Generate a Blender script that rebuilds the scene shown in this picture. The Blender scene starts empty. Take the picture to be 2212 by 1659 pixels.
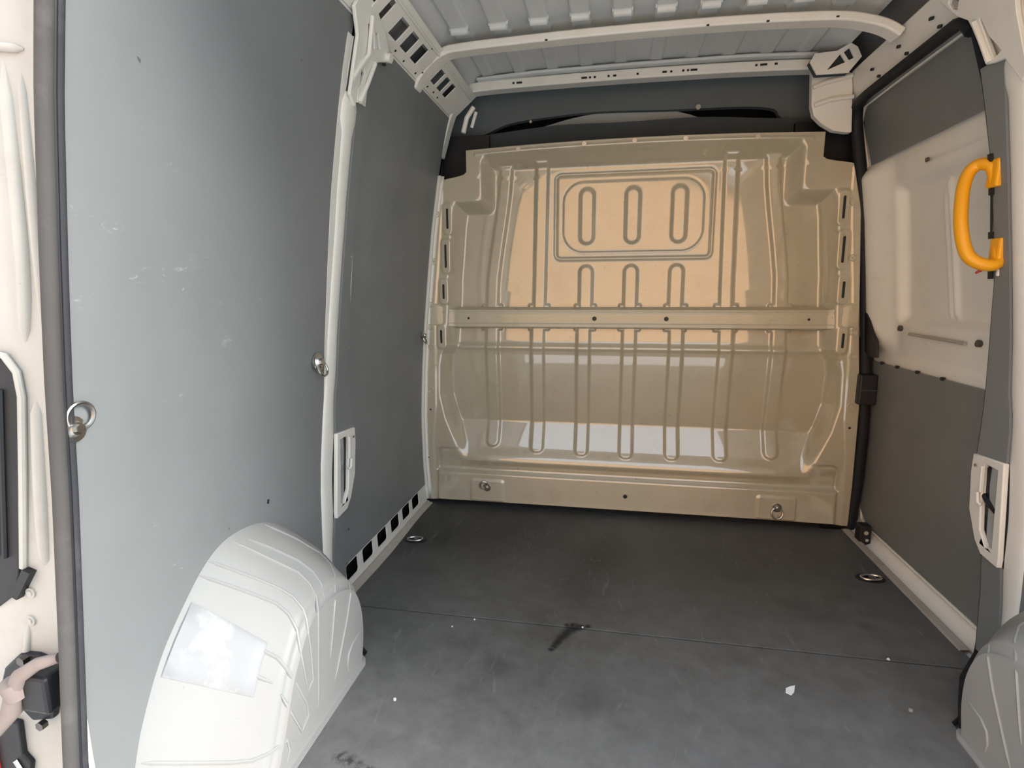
import bpy, math, random
import numpy as np
from mathutils import Matrix, Vector
from mathutils.geometry import tessellate_polygon

random.seed(7)
S = bpy.context.scene
COL = S.collection
PI = math.pi

# ------------------------------------------------------------------ camera
cam = bpy.data.cameras.new('camera')
cam_o = bpy.data.objects.new('camera', cam)
COL.objects.link(cam_o)
YAW, PIT, ROL = 0.1806, 0.1658, -0.0042
_F = Vector((-math.sin(YAW) * math.cos(PIT), math.cos(YAW) * math.cos(PIT), -math.sin(PIT)))
_R = Vector((math.cos(YAW), math.sin(YAW), 0))
_U = _R.cross(_F)
_R, _U = math.cos(ROL) * _R + math.sin(ROL) * _U, -math.sin(ROL) * _R + math.cos(ROL) * _U
m = Matrix((_R, _U, -_F)).transposed().to_4x4()
m.translation = Vector((-0.0735, -2.2716, 0.9426))
cam_o.matrix_world = m
cam.sensor_width = 36.0
cam.lens = 1173.43 / 2212 * 36
cam.clip_start = 0.02
cam.clip_end = 200
S.camera = cam_o

# ------------------------------------------------------------------ light, sky, exposure
S.view_settings.view_transform = 'Standard'
S.view_settings.look = 'None'
S.view_settings.gamma = 1.0
S.view_settings.use_curve_mapping = False
S.view_settings.exposure = 0.76

world = bpy.data.worlds.new('sky')
S.world = world
world.use_nodes = True
nt = world.node_tree
nt.nodes.clear()
# bright, evenly overcast sky: pale grey-blue, a little brighter towards the zenith
geo_w = nt.nodes.new('ShaderNodeTexCoord')
sep_w = nt.nodes.new('ShaderNodeSeparateXYZ')
nt.links.new(geo_w.outputs['Generated'], sep_w.inputs[0])
mr_w = nt.nodes.new('ShaderNodeMapRange')
mr_w.inputs['From Min'].default_value = 0.0
mr_w.inputs['From Max'].default_value = 1.0
nt.links.new(sep_w.outputs['Z'], mr_w.inputs['Value'])
mx_w = nt.nodes.new('ShaderNodeMix')
mx_w.data_type = 'RGBA'
mx_w.inputs[6].default_value = (.88, .92, .96, 1)
mx_w.inputs[7].default_value = (.82, .96, 1.18, 1)
nt.links.new(mr_w.outputs[0], mx_w.inputs[0])
bg = nt.nodes.new('ShaderNodeBackground')
bg.inputs['Strength'].default_value = 1.40
nt.links.new(mx_w.outputs[2], bg.inputs[0])
out = nt.nodes.new('ShaderNodeOutputWorld')
nt.links.new(bg.outputs[0], out.inputs[0])

sun = bpy.data.lights.new('sun', 'SUN')
sun.energy = 4.0
sun.angle = math.radians(28)
sun.color = (1.0, 0.965, 0.91)
sun_o = bpy.data.objects.new('sun', sun)
COL.objects.link(sun_o)
# hazy sun well out to the right: it lights the yard and the house behind and only grazes in past the rear door frame
_d = Vector((-0.88, 0.15, -0.44)).normalized()
sun_o.rotation_euler = _d.to_track_quat('-Z', 'Y').to_euler()
sun_o.location = (9, -2, 8)


# ------------------------------------------------------------------ materials
def new_mat(name):
    mt = bpy.data.materials.new(name)
    mt.use_nodes = True
    n = mt.node_tree
    b = n.nodes['Principled BSDF']
    return mt, n, b


def N(n, t, **kw):
    x = n.nodes.new(t)
    for k, v in kw.items():
        if k in x.inputs.keys() if hasattr(x.inputs, 'keys') else False:
            x.inputs[k].default_value = v
        else:
            setattr(x, k, v)
    return x


def noise(n, scale, detail=4, rough=.55, stretch=None, dist=0.0):
    g = n.nodes.new('ShaderNodeNewGeometry')
    mp = n.nodes.new('ShaderNodeMapping')
    n.links.new(g.outputs['Position'], mp.inputs['Vector'])
    if stretch:
        mp.inputs['Scale'].default_value = stretch
    t = n.nodes.new('ShaderNodeTexNoise')
    t.inputs['Scale'].default_value = scale
    t.inputs['Detail'].default_value = detail
    t.inputs['Roughness'].default_value = rough
    t.inputs['Distortion'].default_value = dist
    n.links.new(mp.outputs[0], t.inputs['Vector'])
    return t.outputs['Fac']


def ramp(n, fac, a, b, ca=(0, 0, 0, 1), cb=(1, 1, 1, 1)):
    r = n.nodes.new('ShaderNodeMapRange')
    r.clamp = True
    r.inputs['From Min'].default_value = a
    r.inputs['From Max'].default_value = b
    n.links.new(fac, r.inputs['Value'])
    return r.outputs[0]


def math_(n, op, a, b=None):
    x = n.nodes.new('ShaderNodeMath')
    x.operation = op
    for i, v in enumerate((a, b)):
        if v is None:
            continue
        if isinstance(v, (int, float)):
            x.inputs[i].default_value = v
        else:
            n.links.new(v, x.inputs[i])
    return x.outputs[0]


def mix(n, fac, a, b):
    x = n.nodes.new('ShaderNodeMix')
    x.data_type = 'RGBA'
    if isinstance(fac, (int, float)):
        x.inputs[0].default_value = fac
    else:
        n.links.new(fac, x.inputs[0])
    for i, v in ((6, a), (7, b)):
        if isinstance(v, tuple):
            x.inputs[i].default_value = (*v[:3], 1)
        else:
            n.links.new(v, x.inputs[i])
    return x.outputs[2]


def bump(n, b, h, strength=.2, dist=.002):
    x = n.nodes.new('ShaderNodeBump')
    x.inputs['Strength'].default_value = strength
    x.inputs['Distance'].default_value = dist
    n.links.new(h, x.inputs['Height'])
    n.links.new(x.outputs[0], b.inputs['Normal'])


def blob(n, pts):
    """soft mask around listed points (x,y,z,radius)"""
    g = n.nodes.new('ShaderNodeNewGeometry')
    tot = None
    for (x, y, z, r) in pts:
        d = n.nodes.new('ShaderNodeVectorMath')
        d.operation = 'DISTANCE'
        n.links.new(g.outputs['Position'], d.inputs[0])
        d.inputs[1].default_value = (x, y, z)
        f = n.nodes.new('ShaderNodeMapRange')
        f.inputs['From Min'].default_value = r
        f.inputs['From Max'].default_value = r * .25
        n.links.new(d.outputs['Value'], f.inputs['Value'])
        tot = f.outputs[0] if tot is None else math_(n, 'MAXIMUM', tot, f.outputs[0])
    return tot


def paint(name, col, rough=.35, dirt=None, dirt_amt=.0, spec=.5, coat=0.0, var=.04, spots=0.0):
    mt, n, b = new_mat(name)
    c2 = tuple(x * (1 - 2.2 * var) for x in col)
    c = mix(n, ramp(n, noise(n, 3.2, 5), .35, .7), col, c2)
    if dirt:
        c = mix(n, math_(n, 'MULTIPLY', ramp(n, noise(n, 9, 8, .7), .52, .78), dirt_amt), c, dirt)
    if spots:
        c = mix(n, math_(n, 'MULTIPLY', ramp(n, noise(n, 55, 3, .6), .70, .76), spots), c, (.10, .085, .06))
    n.links.new(c, b.inputs['Base Color'])
    rr = ramp(n, noise(n, 14, 5), .3, .75)
    b.inputs['Roughness'].default_value = rough
    n.links.new(math_(n, 'ADD', math_(n, 'MULTIPLY', rr, .12), rough - .05), b.inputs['Roughness'])
    b.inputs['Specular IOR Level'].default_value = spec
    b.inputs['Coat Weight'].default_value = coat
    b.inputs['Coat Roughness'].default_value = .035
    b.inputs['Coat IOR'].default_value = 1.95
    bump(n, b, noise(n, 26, 3), .06, .002)
    return mt


WHITE = paint('white_body_paint', (.80, .785, .72), .34, (.45, .41, .33), .22, .5, .0, .03, .15)
CREAM = paint('cream_partition_paint', (.46, .42, .305), .38, (.34, .28, .19), .5, .6, 1.0, .05, .6)
ROOFP = paint('pale_grey_roof_primer', (.66, .68, .675), .42, (.36, .36, .33), .2, .4, 0, .04)
BEAMP = paint('cream_rail_paint', (.50, .46, .34), .3, (.34, .30, .21), .3, .6, .2, .04, .4)
BLACK = paint('black_plastic', (.013, .014, .017), .5, None, 0, .4)
RUBB = paint('black_rubber', (.012, .014, .018), .6, (.03, .03, .03), .3, .3)
SEALG = paint('weathered_grey_rubber', (.088, .084, .081), .75, (.15, .145, .135), .6, .2, 0, .12)
SEALD = paint('dark_grey_rubber', (.045, .045, .052), .7, (.12, .12, .12), .5, .25, 0, .12)
DARKT = paint('dark_slate_trim', (.055, .066, .074), .75, None, 0, .2)
DARKF = paint('grey_headliner_felt', (.13, .15, .155), .9, None, 0, .1)
CRESC = paint('grey_moulded_trim', (.34, .375, .385), .8, None, 0, .2)
YELL = paint('yellow_plastic', (.90, .40, .008), .38, (.6, .25, .02), .25, .5)
RED = paint('red_plastic', (.45, .03, .03), .4)
SKIN = paint('inner_skin_grey', (.20, .21, .23), .5)
ALU = paint('worn_sill_paint', (.44, .40, .35), .5, (.2, .17, .13), .6, .4, 0, .1)
RUST = paint('grimy_brown_steel', (.24, .195, .175), .6, (.05, .04, .04), .7, .4)
PAPER = paint('white_paper', (.85, .85, .83), .8)
SMEAR = paint('chalky_white_smear', (.352, .362, .368), .5, (.66, .66, .63), .7, .4, 0, .05)
BRICK_LAWN = paint('lawn_green', (.16, .20, .05), .9)


def metal(name, col, rough):
    mt, n, b = new_mat(name)
    b.inputs['Metallic'].default_value = 1
    b.inputs['Roughness'].default_value = rough
    n.links.new(mix(n, ramp(n, noise(n, 40, 4), .3, .7), col, tuple(c * .7 for c in col)), b.inputs['Base Color'])
    return mt


ARCHP = paint('chalky_arch_paint', (.355, .358, .345), .45, (.36, .34, .29), .25, .4, .0, .03, .2)
POSTP = paint('sun_dimmed_post_paint', (.47, .465, .425), .45, (.33, .29, .23), .5, .4, .0, .06, .3)  # body white darkened so sunlight does not burn it out, plus jamb grime
CHROME = metal('dull_zinc', (.62, .60, .56), .28)
DARKSTEEL = metal('dark_steel', (.16, .15, .14), .4)


def lining(name, col, scuffs):
    """grey film-faced lining board with pale scuffs and rub marks"""
    mt, n, b = new_mat(name)
    c = mix(n, ramp(n, noise(n, 2.2, 5), .3, .75), col, tuple(x * .86 for x in col))
    pale = tuple(min(1, x * 2.3) for x in col)
    # sparse scratches anywhere
    sc = math_(n, 'MULTIPLY', ramp(n, noise(n, 6.5, 7, .65, (1, 1, 2.6), 1.2), .68, .76),
               ramp(n, noise(n, 46, 4, .7), .45, .65))
    c = mix(n, math_(n, 'MULTIPLY', sc, .22), c, pale)
    if scuffs:
        k = blob(n, scuffs)
        t = math_(n, 'MULTIPLY', ramp(n, noise(n, 46, 7, .75, (1, .7, 1.5), .8), .57, .66), ramp(n, k, .15, .8))
        c = mix(n, math_(n, 'MULTIPLY', t, .5), c, tuple(min(1, x * 2.3) for x in col))
    # black nicks
    nick = math_(n, 'MULTIPLY', ramp(n, noise(n, 38, 2, .5), .785, .80), .6)
    c = mix(n, nick, c, (.03, .03, .03))
    n.links.new(c, b.inputs['Base Color'])
    rr = ramp(n, noise(n, 7, 6), .3, .7)
    n.links.new(math_(n, 'ADD', math_(n, 'MULTIPLY', rr, .16), .40), b.inputs['Roughness'])
    b.inputs['Specular IOR Level'].default_value = .5
    bump(n, b, noise(n, 120, 3), .05, .001)
    return mt


GREY = (.205, .218, .220)
LIN_L = lining('grey_lining_board_scuffed', GREY,
               [(-.84, -1.575, 1.055, .030), (-.84, -1.548, 1.040, .030), (-.845, -1.515, 1.050, .022), (-.848, -1.485, .975, .026),
                (-.850, -1.455, .982, .026), (-.852, -1.470, .955, .020), (-.845, -1.43, .975, .022), (-.85, -1.38, .985, .026), (-.853, -1.375, .955, .018),
                (-.86, -1.585, .935, .020), (-.86, -1.57, .945, .016), (-.845, -1.35, .90, .020), (-.875, -1.42, .765, .022), (-.872, -1.46, .77, .02),
                (-.87, -1.39, .76, .020), (-.86, -1.29, .92, .022), (-.87, -1.20, .78, .030), (-.86, -1.26, .84, .025), (-.885, -1.50, .62, .02),
                (-.89, -1.46, .52, .02), (-.83, -1.40, 1.16, .018), (-.89, -1.42, .42, .025), (-.86, -1.15, .93, .02), (-.88, -1.08, .60, .02)])
LIN_F = lining('grey_lining_board', GREY, None)
LIN_D = lining('grey_door_lining_board', tuple(x * .92 for x in GREY), None)


def floor_mat():
    mt, n, b = new_mat('worn_dark_floor_board')
    big = ramp(n, noise(n, 1.7, 6, .6), .35, .68)
    fine = ramp(n, noise(n, 17, 8, .72), .32, .72)
    c = mix(n, big, (.030, .029, .025), (.078, .078, .074))
    g = n.nodes.new('ShaderNodeNewGeometry')
    sp = n.nodes.new('ShaderNodeSeparateXYZ')
    n.links.new(g.outputs['Position'], sp.inputs[0])
    # painted falloff of daylight: pale boards at the rear, darker towards the partition
    light_fade = math_(n, 'ADD', ramp(n, sp.outputs['Y'], -.35, -1.25), math_(n, 'SUBTRACT', math_(n, 'MULTIPLY', noise(n, 2.4, 5, .6), .8), .40))
    light_fade = ramp(n, light_fade, 0, 1)
    c = mix(n, math_(n, 'MULTIPLY', light_fade, .55), c, (.20, .20, .192))
    c = mix(n, math_(n, 'MULTIPLY', fine, math_(n, 'ADD', math_(n, 'MULTIPLY', light_fade, .45), .12)), c, (.235, .235, .225))
    scr = math_(n, 'MULTIPLY', ramp(n, noise(n, 9, 8, .7, (3, .6, 1), 2.0), .60, .70), .35)
    c = mix(n, scr, c, (.26, .26, .25))
    # dragged black stain by the joint and hand-rubbed dirt near the arch
    drag = [(-.150, -.846), (-.160, -.853), (-.166, -.862), (-.173, -.872), (-.179, -.883), (-.184, -.894), (-.189, -.905), (-.194, -.917), (-.199, -.929), (-.204, -.942), (-.210, -.955)]
    st = blob(n, [(x, y, 0, 0.026 - .0013 * k) for k, (x, y) in enumerate(drag)] + [(-.135, -.842, 0, .017), (-.118, -.836, 0, .012), (-.160, -.838, 0, .016), (-.176, -.841, 0, .013)])
    st = math_(n, 'MULTIPLY', st, ramp(n, noise(n, 60, 5, .7), .20, .5))
    c = mix(n, math_(n, 'MULTIPLY', ramp(n, st, .05, .8), .9), c, (.010, .010, .010))
    st2 = blob(n, [(-.60, -1.372, 0, .022), (-.578, -1.378, 0, .020), (-.555, -1.385, 0, .018), (-.53, -1.39, 0, .014)])
    c = mix(n, math_(n, 'MULTIPLY', math_(n, 'MULTIPLY', st2, ramp(n, noise(n, 70, 4, .7), .42, .56)), .8), c, (.03, .03, .03))
    st3 = blob(n, [(.52, -.62, 0, .05), (.30, -1.30, 0, .09), (.66, -.70, 0, .03), (-.10, -1.12, 0, .07), (-.34, -1.05, 0, .06)])
    c = mix(n, math_(n, 'MULTIPLY', st3, .35), c, (.05, .05, .05))
    # base colour includes the painted daylight falloff
    n.links.new(c, b.inputs['Base Color'])
    n.links.new(math_(n, 'ADD', math_(n, 'MULTIPLY', fine, .2), .44), b.inputs['Roughness'])
    b.inputs['Specular IOR Level'].default_value = .28
    bump(n, b, noise(n, 60, 6, .7), .25, .001)
    return mt


FLOOR = floor_mat()


def brick_mat():
    mt, n, b = new_mat('orange_brick')
    t = n.nodes.new('ShaderNodeTexBrick')
    t.inputs['Color1'].default_value = (.86, .44, .19, 1)
    t.inputs['Color2'].default_value = (.90, .50, .24, 1)
    t.inputs['Mortar'].default_value = (.82, .58, .36, 1)
    t.inputs['Scale'].default_value = 3
    g = n.nodes.new('ShaderNodeNewGeometry')
    mp = n.nodes.new('ShaderNodeMapping')
    mp.inputs['Rotation'].default_value = (PI / 2, 0, 0)
    n.links.new(g.outputs['Position'], mp.inputs['Vector'])
    n.links.new(mp.outputs[0], t.inputs['Vector'])
    n.links.new(t.outputs[0], b.inputs['Base Color'])
    b.inputs['Roughness'].default_value = .9
    return mt


BRICK = brick_mat()
ASPH = paint('pale_paving', (.68, .665, .63), .9, (.40, .24, .22), .5, .2, 0, .06)


# ------------------------------------------------------------------ helpers
ORG = {}


def thing(name, label, cat, loc=(0, 0, 0), group=None):
    o = bpy.data.objects.new(name, None)
    o.empty_display_size = .05
    COL.objects.link(o)
    o.location = loc
    ORG[o] = Vector(loc)
    o['label'] = label
    o['category'] = cat
    if group:
        o['group'] = group
    return o


def tag(o, label, cat, group=None):
    o['label'] = label
    o['category'] = cat
    if group:
        o['group'] = group
    return o


def struct(o):
    o['kind'] = 'structure'
    return o


def mk(name, geo, mat, parent=None, smooth=False, bevel=0, loc=None, sharp=40):
    """one mesh object from (verts, faces) given in world space"""
    vs, fs = geo
    vs = np.asarray(vs, float)
    if parent is not None:
        org = ORG[parent]
    else:
        org = Vector(loc) if loc is not None else Vector(((vs[:, 0].min() + vs[:, 0].max()) / 2,
                                                          (vs[:, 1].min() + vs[:, 1].max()) / 2, vs[:, 2].min()))
    me = bpy.data.meshes.new(name)
    me.from_pydata((vs - np.array(org)).tolist(), [], [list(map(int, f)) for f in fs])
    me.update()
    me.materials.append(mat)
    if smooth:
        me.shade_smooth()
        me.set_sharp_from_angle(angle=math.radians(sharp))
    o = bpy.data.objects.new(name, me)
    COL.objects.link(o)
    if parent is not None:
        o.parent = parent
    else:
        o.location = org
    ORG[o] = org
    if bevel:
        bv = o.modifiers.new('bevel', 'BEVEL')
        bv.width = bevel
        bv.segments = 2
        bv.limit_method = 'ANGLE'
    return o


def again(src, name, parent, delta):
    """copy of a part sharing its mesh, shifted"""
    c = src.copy()
    COL.objects.link(c)
    c.parent = parent
    c.location = Vector(src.location) + Vector(delta)
    ORG[c] = ORG[src]
    return c


def join(*gs):
    V, Fc, k = [], [], 0
    for v, f in gs:
        v = np.asarray(v, float)
        V.append(v)
        Fc += [[i + k for i in x] for x in f]
        k += len(v)
    return np.vstack(V), Fc


def box(x0, x1, y0, y1, z0, z1):
    v = [(x, y, z) for x in (x0, x1) for y in (y0, y1) for z in (z0, z1)]
    return v, [(0, 1, 3, 2), (4, 6, 7, 5), (0, 4, 5, 1), (2, 3, 7, 6), (0, 2, 6, 4), (1, 5, 7, 3)]


def grid(P, flip=False, wrap=False):
    P = np.asarray(P, float)
    a, b = P.shape[:2]
    i, j = np.meshgrid(np.arange(a - 1), np.arange(b if wrap else b - 1), indexing='ij')
    i, j = i.ravel(), j.ravel()
    j2 = (j + 1) % b
    f = np.stack([i * b + j, i * b + j2, (i + 1) * b + j2, (i + 1) * b + j], 1)
    if flip:
        f = f[:, ::-1]
    return P.reshape(-1, 3), f.tolist()


def slab(P, Q, flip=False):
    """closed slab between two equal grids"""
    a, b = P.shape[:2]
    v1, f1 = grid(P, flip)
    v2, f2 = grid(Q, not flip)
    k = a * b
    f = f1 + [[x + k for x in q] for q in f2]
    ring = [(0, j) for j in range(b)] + [(i, b - 1) for i in range(1, a)] + [(a - 1, j) for j in range(b - 2, -1, -1)] + [(i, 0) for i in range(a - 2, 0, -1)]
    ids = [i * b + j for i, j in ring]
    for p, q in zip(ids, ids[1:] + ids[:1]):
        f.append([p, q, q + k, p + k] if flip else [q, p, p + k, q + k])
    return np.vstack([v1, v2]), f


def curve(pts, n=8, closed=False):
    """Catmull-Rom through points"""
    P = np.asarray(pts, float)
    if closed:
        P = np.vstack([P[-1:], P, P[:2]])
    else:
        P = np.vstack([2 * P[0] - P[1], P, 2 * P[-1] - P[-2]])
    o = []
    for i in range(1, len(P) - 2):
        for t in np.linspace(0, 1, n, endpoint=False):
            a, b, c, d = P[i - 1:i + 3]
            o.append(.5 * ((2 * b) + (-a + c) * t + (2 * a - 5 * b + 4 * c - d) * t * t + (-a + 3 * b - 3 * c + d) * t ** 3))
    if not closed:
        o.append(P[-2])
    return np.array(o)


def tube(path, r, seg=8, closed=False, flat=1.0, up=(0, 0, 1)):
    P = np.asarray(path, float)
    n = len(P)
    rings = []
    prev = None
    for i in range(n):
        t = (P[(i + 1) % n] - P[i - 1]) if closed else P[min(i + 1, n - 1)] - P[max(i - 1, 0)]
        t = t / (np.linalg.norm(t) + 1e-12)
        if prev is None:
            u = np.array(up, float)
            if abs(u @ t) > .9:
                u = np.array((1., 0, 0))
        else:
            u = prev
        u = u - t * (u @ t)
        u /= np.linalg.norm(u)
        prev = u
        w = np.cross(t, u)
        rr = r[i] if hasattr(r, '__len__') else r
        rings.append([P[i] + rr * (math.cos(a) * u + flat * math.sin(a) * w) for a in np.linspace(0, 2 * PI, seg, endpoint=False)])
    rings = np.array(rings)
    if closed:
        rings = np.concatenate([rings, rings[:1]])
        return grid(rings, wrap=True)
    v, f = grid(rings, wrap=True)
    f.append(list(range(seg))[::-1])
    f.append([(n - 1) * seg + i for i in range(seg)])
    return v, f


def plate(outer, holes, fn, th):
    """flat plate with holes: polygon (a,b) -> fn(a,b,d) with d = 0 and th"""
    loops = [outer] + list(holes)
    flat = [p for l in loops for p in l]
    tri = tessellate_polygon([[Vector((p[0], p[1], 0)) for p in l] for l in loops])
    k = len(flat)
    v = [fn(a, b, 0) for a, b in flat] + [fn(a, b, th) for a, b in flat]
    f = [list(t) for t in tri] + [[i + k for i in t][::-1] for t in tri]
    s = 0
    for l in loops:
        for i in range(len(l)):
            p, q = s + i, s + (i + 1) % len(l)
            f.append([p, q, q + k, p + k])
        s += len(l)
    # consistent outward normals
    import bmesh
    bm = bmesh.new()
    vv = [bm.verts.new(x) for x in v]
    for t in f:
        try:
            bm.faces.new([vv[i] for i in t])
        except ValueError:
            pass
    bmesh.ops.recalc_face_normals(bm, faces=bm.faces)
    bm.verts.index_update()
    r = [tuple(x.co) for x in bm.verts], [[x.index for x in q.verts] for q in bm.faces]
    bm.free()
    return r


def rrect(cx, cy, hx, hy, r, n=4):
    o = []
    for sx, sy, a0 in ((1, 1, 0), (-1, 1, 90), (-1, -1, 180), (1, -1, 270)):
        for k in range(n + 1):
            a = math.radians(a0 + 90 * k / n)
            o.append((cx + sx * (hx - r) + r * math.cos(a), cy + sy * (hy - r) + r * math.sin(a)))
    return o


def cyl(c, axis, r, h, seg=16, r2=None):
    c = np.array(c, float)
    ax = np.array(axis, float)
    ax /= np.linalg.norm(ax)
    return tube([c, c + ax * h], [r, r if r2 is None else r2], seg)


def ss(a, b, x):
    t = np.clip((x - a) / (b - a), 0, 1)
    return t * t * (3 - 2 * t)


_Z = [-.2, 0, .18, .4, .6, .81, 1.0, 1.2, 1.4, 1.55, 1.66, 1.75]
_X = [.875, .882, .893, .895, .885, .868, .848, .825, .793, .765, .735, .69]


def XL(z):
    """half width of the load space at height z"""
    return np.interp(z, _Z, _X)


def wall_pt(s, off=0.0):
    return lambda y, z, d=0.0: (s * (float(XL(z)) - off - d), y, z)


def wstrip(s, zs, ya, yb, off, th, ny=4):
    """slab lying on the side wall between y = ya(z) and yb(z); proud edge at off+th"""
    zs = np.asarray(zs, float)
    A = np.array([[(s * (XL(z) - off - th), ya(z) + (yb(z) - ya(z)) * t, z) for t in np.linspace(0, 1, ny)] for z in zs])
    B = A.copy()
    B[..., 0] += s * th
    return slab(A, B, flip=(s > 0))


def C_(v):
    return lambda z: v


def I_(zs, vs):
    return lambda z: float(np.interp(z, zs, vs))


# ------------------------------------------------------------------ outside
ground = struct(mk('ground', box(-40, 40, -40, 40, -.7, -.62), ASPH))
lawn = struct(mk('ground_lawn', box(-8, 6, -11.0, -8.0, -.62, -.55), BRICK_LAWN))
def turned(geo, c, a):
    ca, sa = math.cos(a), math.sin(a)
    return [(c[0] + x * ca - y * sa, c[1] + x * sa + y * ca, z) for x, y, z in geo[0]], geo[1]


HA = math.radians(-58)
house = struct(mk('wall_opposite', turned(box(-9, 14, -5, 0, -.62, 5.0), (0, -14), HA), BRICK))
roof_v = [(-9.4, -5.4, 5.0), (14.4, -5.4, 5.0), (14.4, .4, 5.0), (-9.4, .4, 5.0), (-9.4, -2.5, 7.0), (14.4, -2.5, 7.0)]
mk('roof', turned((roof_v, [(0, 1, 5, 4), (3, 4, 5, 2), (0, 4, 3), (1, 2, 5), (0, 3, 2, 1)]), (0, -14), HA), RUST, house)

# ------------------------------------------------------------------ van shell (steel skin behind the lining)
REAR = -1.63
_oz = np.array([-.12, 0, .4, .81, 1.2, 1.4, 1.55, 1.66, 1.75, 1.84])


def outer(z):
    return float(np.interp(z, _oz, [.99, 1.0, 1.0, .985, .94, .91, .88, .85, .81, .74]))


def skin(s, y0, y1):
    A = np.array([[(s * (outer(z) + .0), y, z) for y in np.linspace(y0, y1, 6)] for z in _oz])
    B = A.copy()
    B[..., 0] += s * .02
    return slab(A, B, flip=(s > 0))


wall_l = struct(mk('wall_left', skin(-1, -1.572, 1.0), SKIN, loc=(-1, 0, 0)))
wall_r = struct(mk('wall_right', skin(1, REAR, 1.0), SKIN, loc=(1, 0, 0)))
light_stop = struct(mk('cab_light_stop', box(-1.02, 1.02, 1.0, 1.03, -.12, 1.86), DARKT, loc=(0, 1, 0)))  # opaque slab added to keep daylight out of the cab
floor = struct(mk('floor', box(-.985, .985, REAR - .04, 1.0, -.10, -.022), SKIN, loc=(0, 0, 0)))

# floor boards
fb1 = mk('floor_board', box(-.868, .868, -.847, -.012, -.02, 0), FLOOR, floor, bevel=.0012)
fb2o = [(-.868, -.853), (.868, -.853), (.868, -.90), (.692, -1.05), (.692, -1.52), (.868, -1.60), (.868, -1.66), (-.868, -1.66), (-.868, -1.60),
        (-.692, -1.52), (-.692, -1.05), (-.868, -.90)]
fb2 = mk('floor_board', plate(fb2o, [], lambda a, b, d: (a, b, d - .02), .02), FLOOR, floor, bevel=.0012)

# ------------------------------------------------------------------ ceiling
RC = [(-5 + k + .5) * .128 for k in range(10)]


def roof_z(x):
    right = np.asarray(x) > 0
    x = np.abs(x)
    d = np.where(right, .012, .05)
    return 1.800 - .012 * (x / .6) ** 2 - d * np.clip((x - .60) / .08, 0, 1) ** 1.5


def roof_sheet(y0, y1, depth, ny, w=.033, fade=None):
    xs = np.linspace(-.70, .70, 420)
    ys = np.linspace(y0, y1, ny)
    X, Y = np.meshgrid(xs, ys)
    d = np.zeros_like(X)
    for c in RC:
        d = np.maximum(d, 1 - ss(w - .007, w + .003, np.abs(X - c)))
    if fade:
        d *= ss(fade[1] + .03, fade[1], Y) * ss(fade[0] - .03, fade[0], Y)
    Z = roof_z(X) - depth * d
    return np.stack([X, Y, Z], -1)


P1 = roof_sheet(REAR, -.36, .014, 60)
P2 = roof_sheet(-.36, .09, .007, 40, .024, (-.36, -.02))
ceiling = struct(mk('ceiling', join(grid(P1), grid(P2)), ROOFP, smooth=True, loc=(0, -.8, 1.8), sharp=70))
# outer roof skin closes the van
A = np.array([[(x, y, 1.86 - .02 * (x / .74) ** 2) for y in (REAR, -.3, 1.03)] for x in np.linspace(-.84, .84, 8)])
B = A.copy(); B[..., 2] += .02
mk('roof_skin', slab(A, B, True), SKIN, ceiling)
# rolled ends of the roof ribs, hanging just before the bow
for k, c in enumerate(RC):
    z = float(roof_z(c)) - .020
    pth = [(c - .031, -.432, z), (c - .026, -.432, z), (c + .026, -.432, z), (c + .031, -.432, z)]
    mk('rib_end', join(tube(pth, [.004, .0115, .0115, .004], 12), box(c - .031, c + .031, -.44, -.405, z, z + .012)), ROOFP, ceiling, smooth=True)


def bow(path, y0, y1, th, mat=WHITE, name='roof_bow', parent=None):
    P = curve(path, 6)
    t = np.gradient(P, axis=0)
    t /= np.linalg.norm(t, axis=1)[:, None]
    nrm = np.stack([-t[:, 1], t[:, 0]], 1)
    q = []
    for p, n_ in zip(P, nrm):
        a, b = p + n_ * th / 2, p - n_ * th / 2
        q.append([(a[0], y0, a[1]), (a[0], y1, a[1]), (b[0], y1, b[1]), (b[0], y0, b[1])])
    v, f = grid(np.array(q), wrap=True, flip=True)
    k = (len(q) - 1) * 4
    f += [[0, 1, 2, 3], [k + 3, k + 2, k + 1, k]]
    return mk(name, (v, f), mat, parent or ceiling, bevel=.005, smooth=True)


def mirror_path(h, right=None):
    if right:
        return [(-x, z) for x, z in h] + right
    return [(-x, z) for x, z in h] + [(x, z) for x, z in h[::-1] if x > 0]


bow1 = bow(mirror_path([(.752, 1.628), (.733, 1.660), (.695, 1.700), (.650, 1.727), (.590, 1.738), (.40, 1.744), (.2, 1.748), (0, 1.749)],
                         [(.2, 1.748), (.40, 1.743), (.560, 1.734), (.640, 1.718), (.690, 1.700), (.728, 1.676)]), -.40, -.345, .026)
bow2 = bow(mirror_path([(.797, 1.50), (.778, 1.56), (.752, 1.64), (.722, 1.70), (.680, 1.738), (.61, 1.752), (.35, 1.757), (.15, 1.758), (0, 1.758)],
                         [(.15, 1.757), (.35, 1.754), (.60, 1.746), (.66, 1.735), (.70, 1.71)]), -.012, .045, .036)
bow(mirror_path([(.62, 1.772), (.40, 1.782), (.2, 1.784), (0, 1.785)]), -.035, .02, .012, ROOFP, 'bow_flange')
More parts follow.
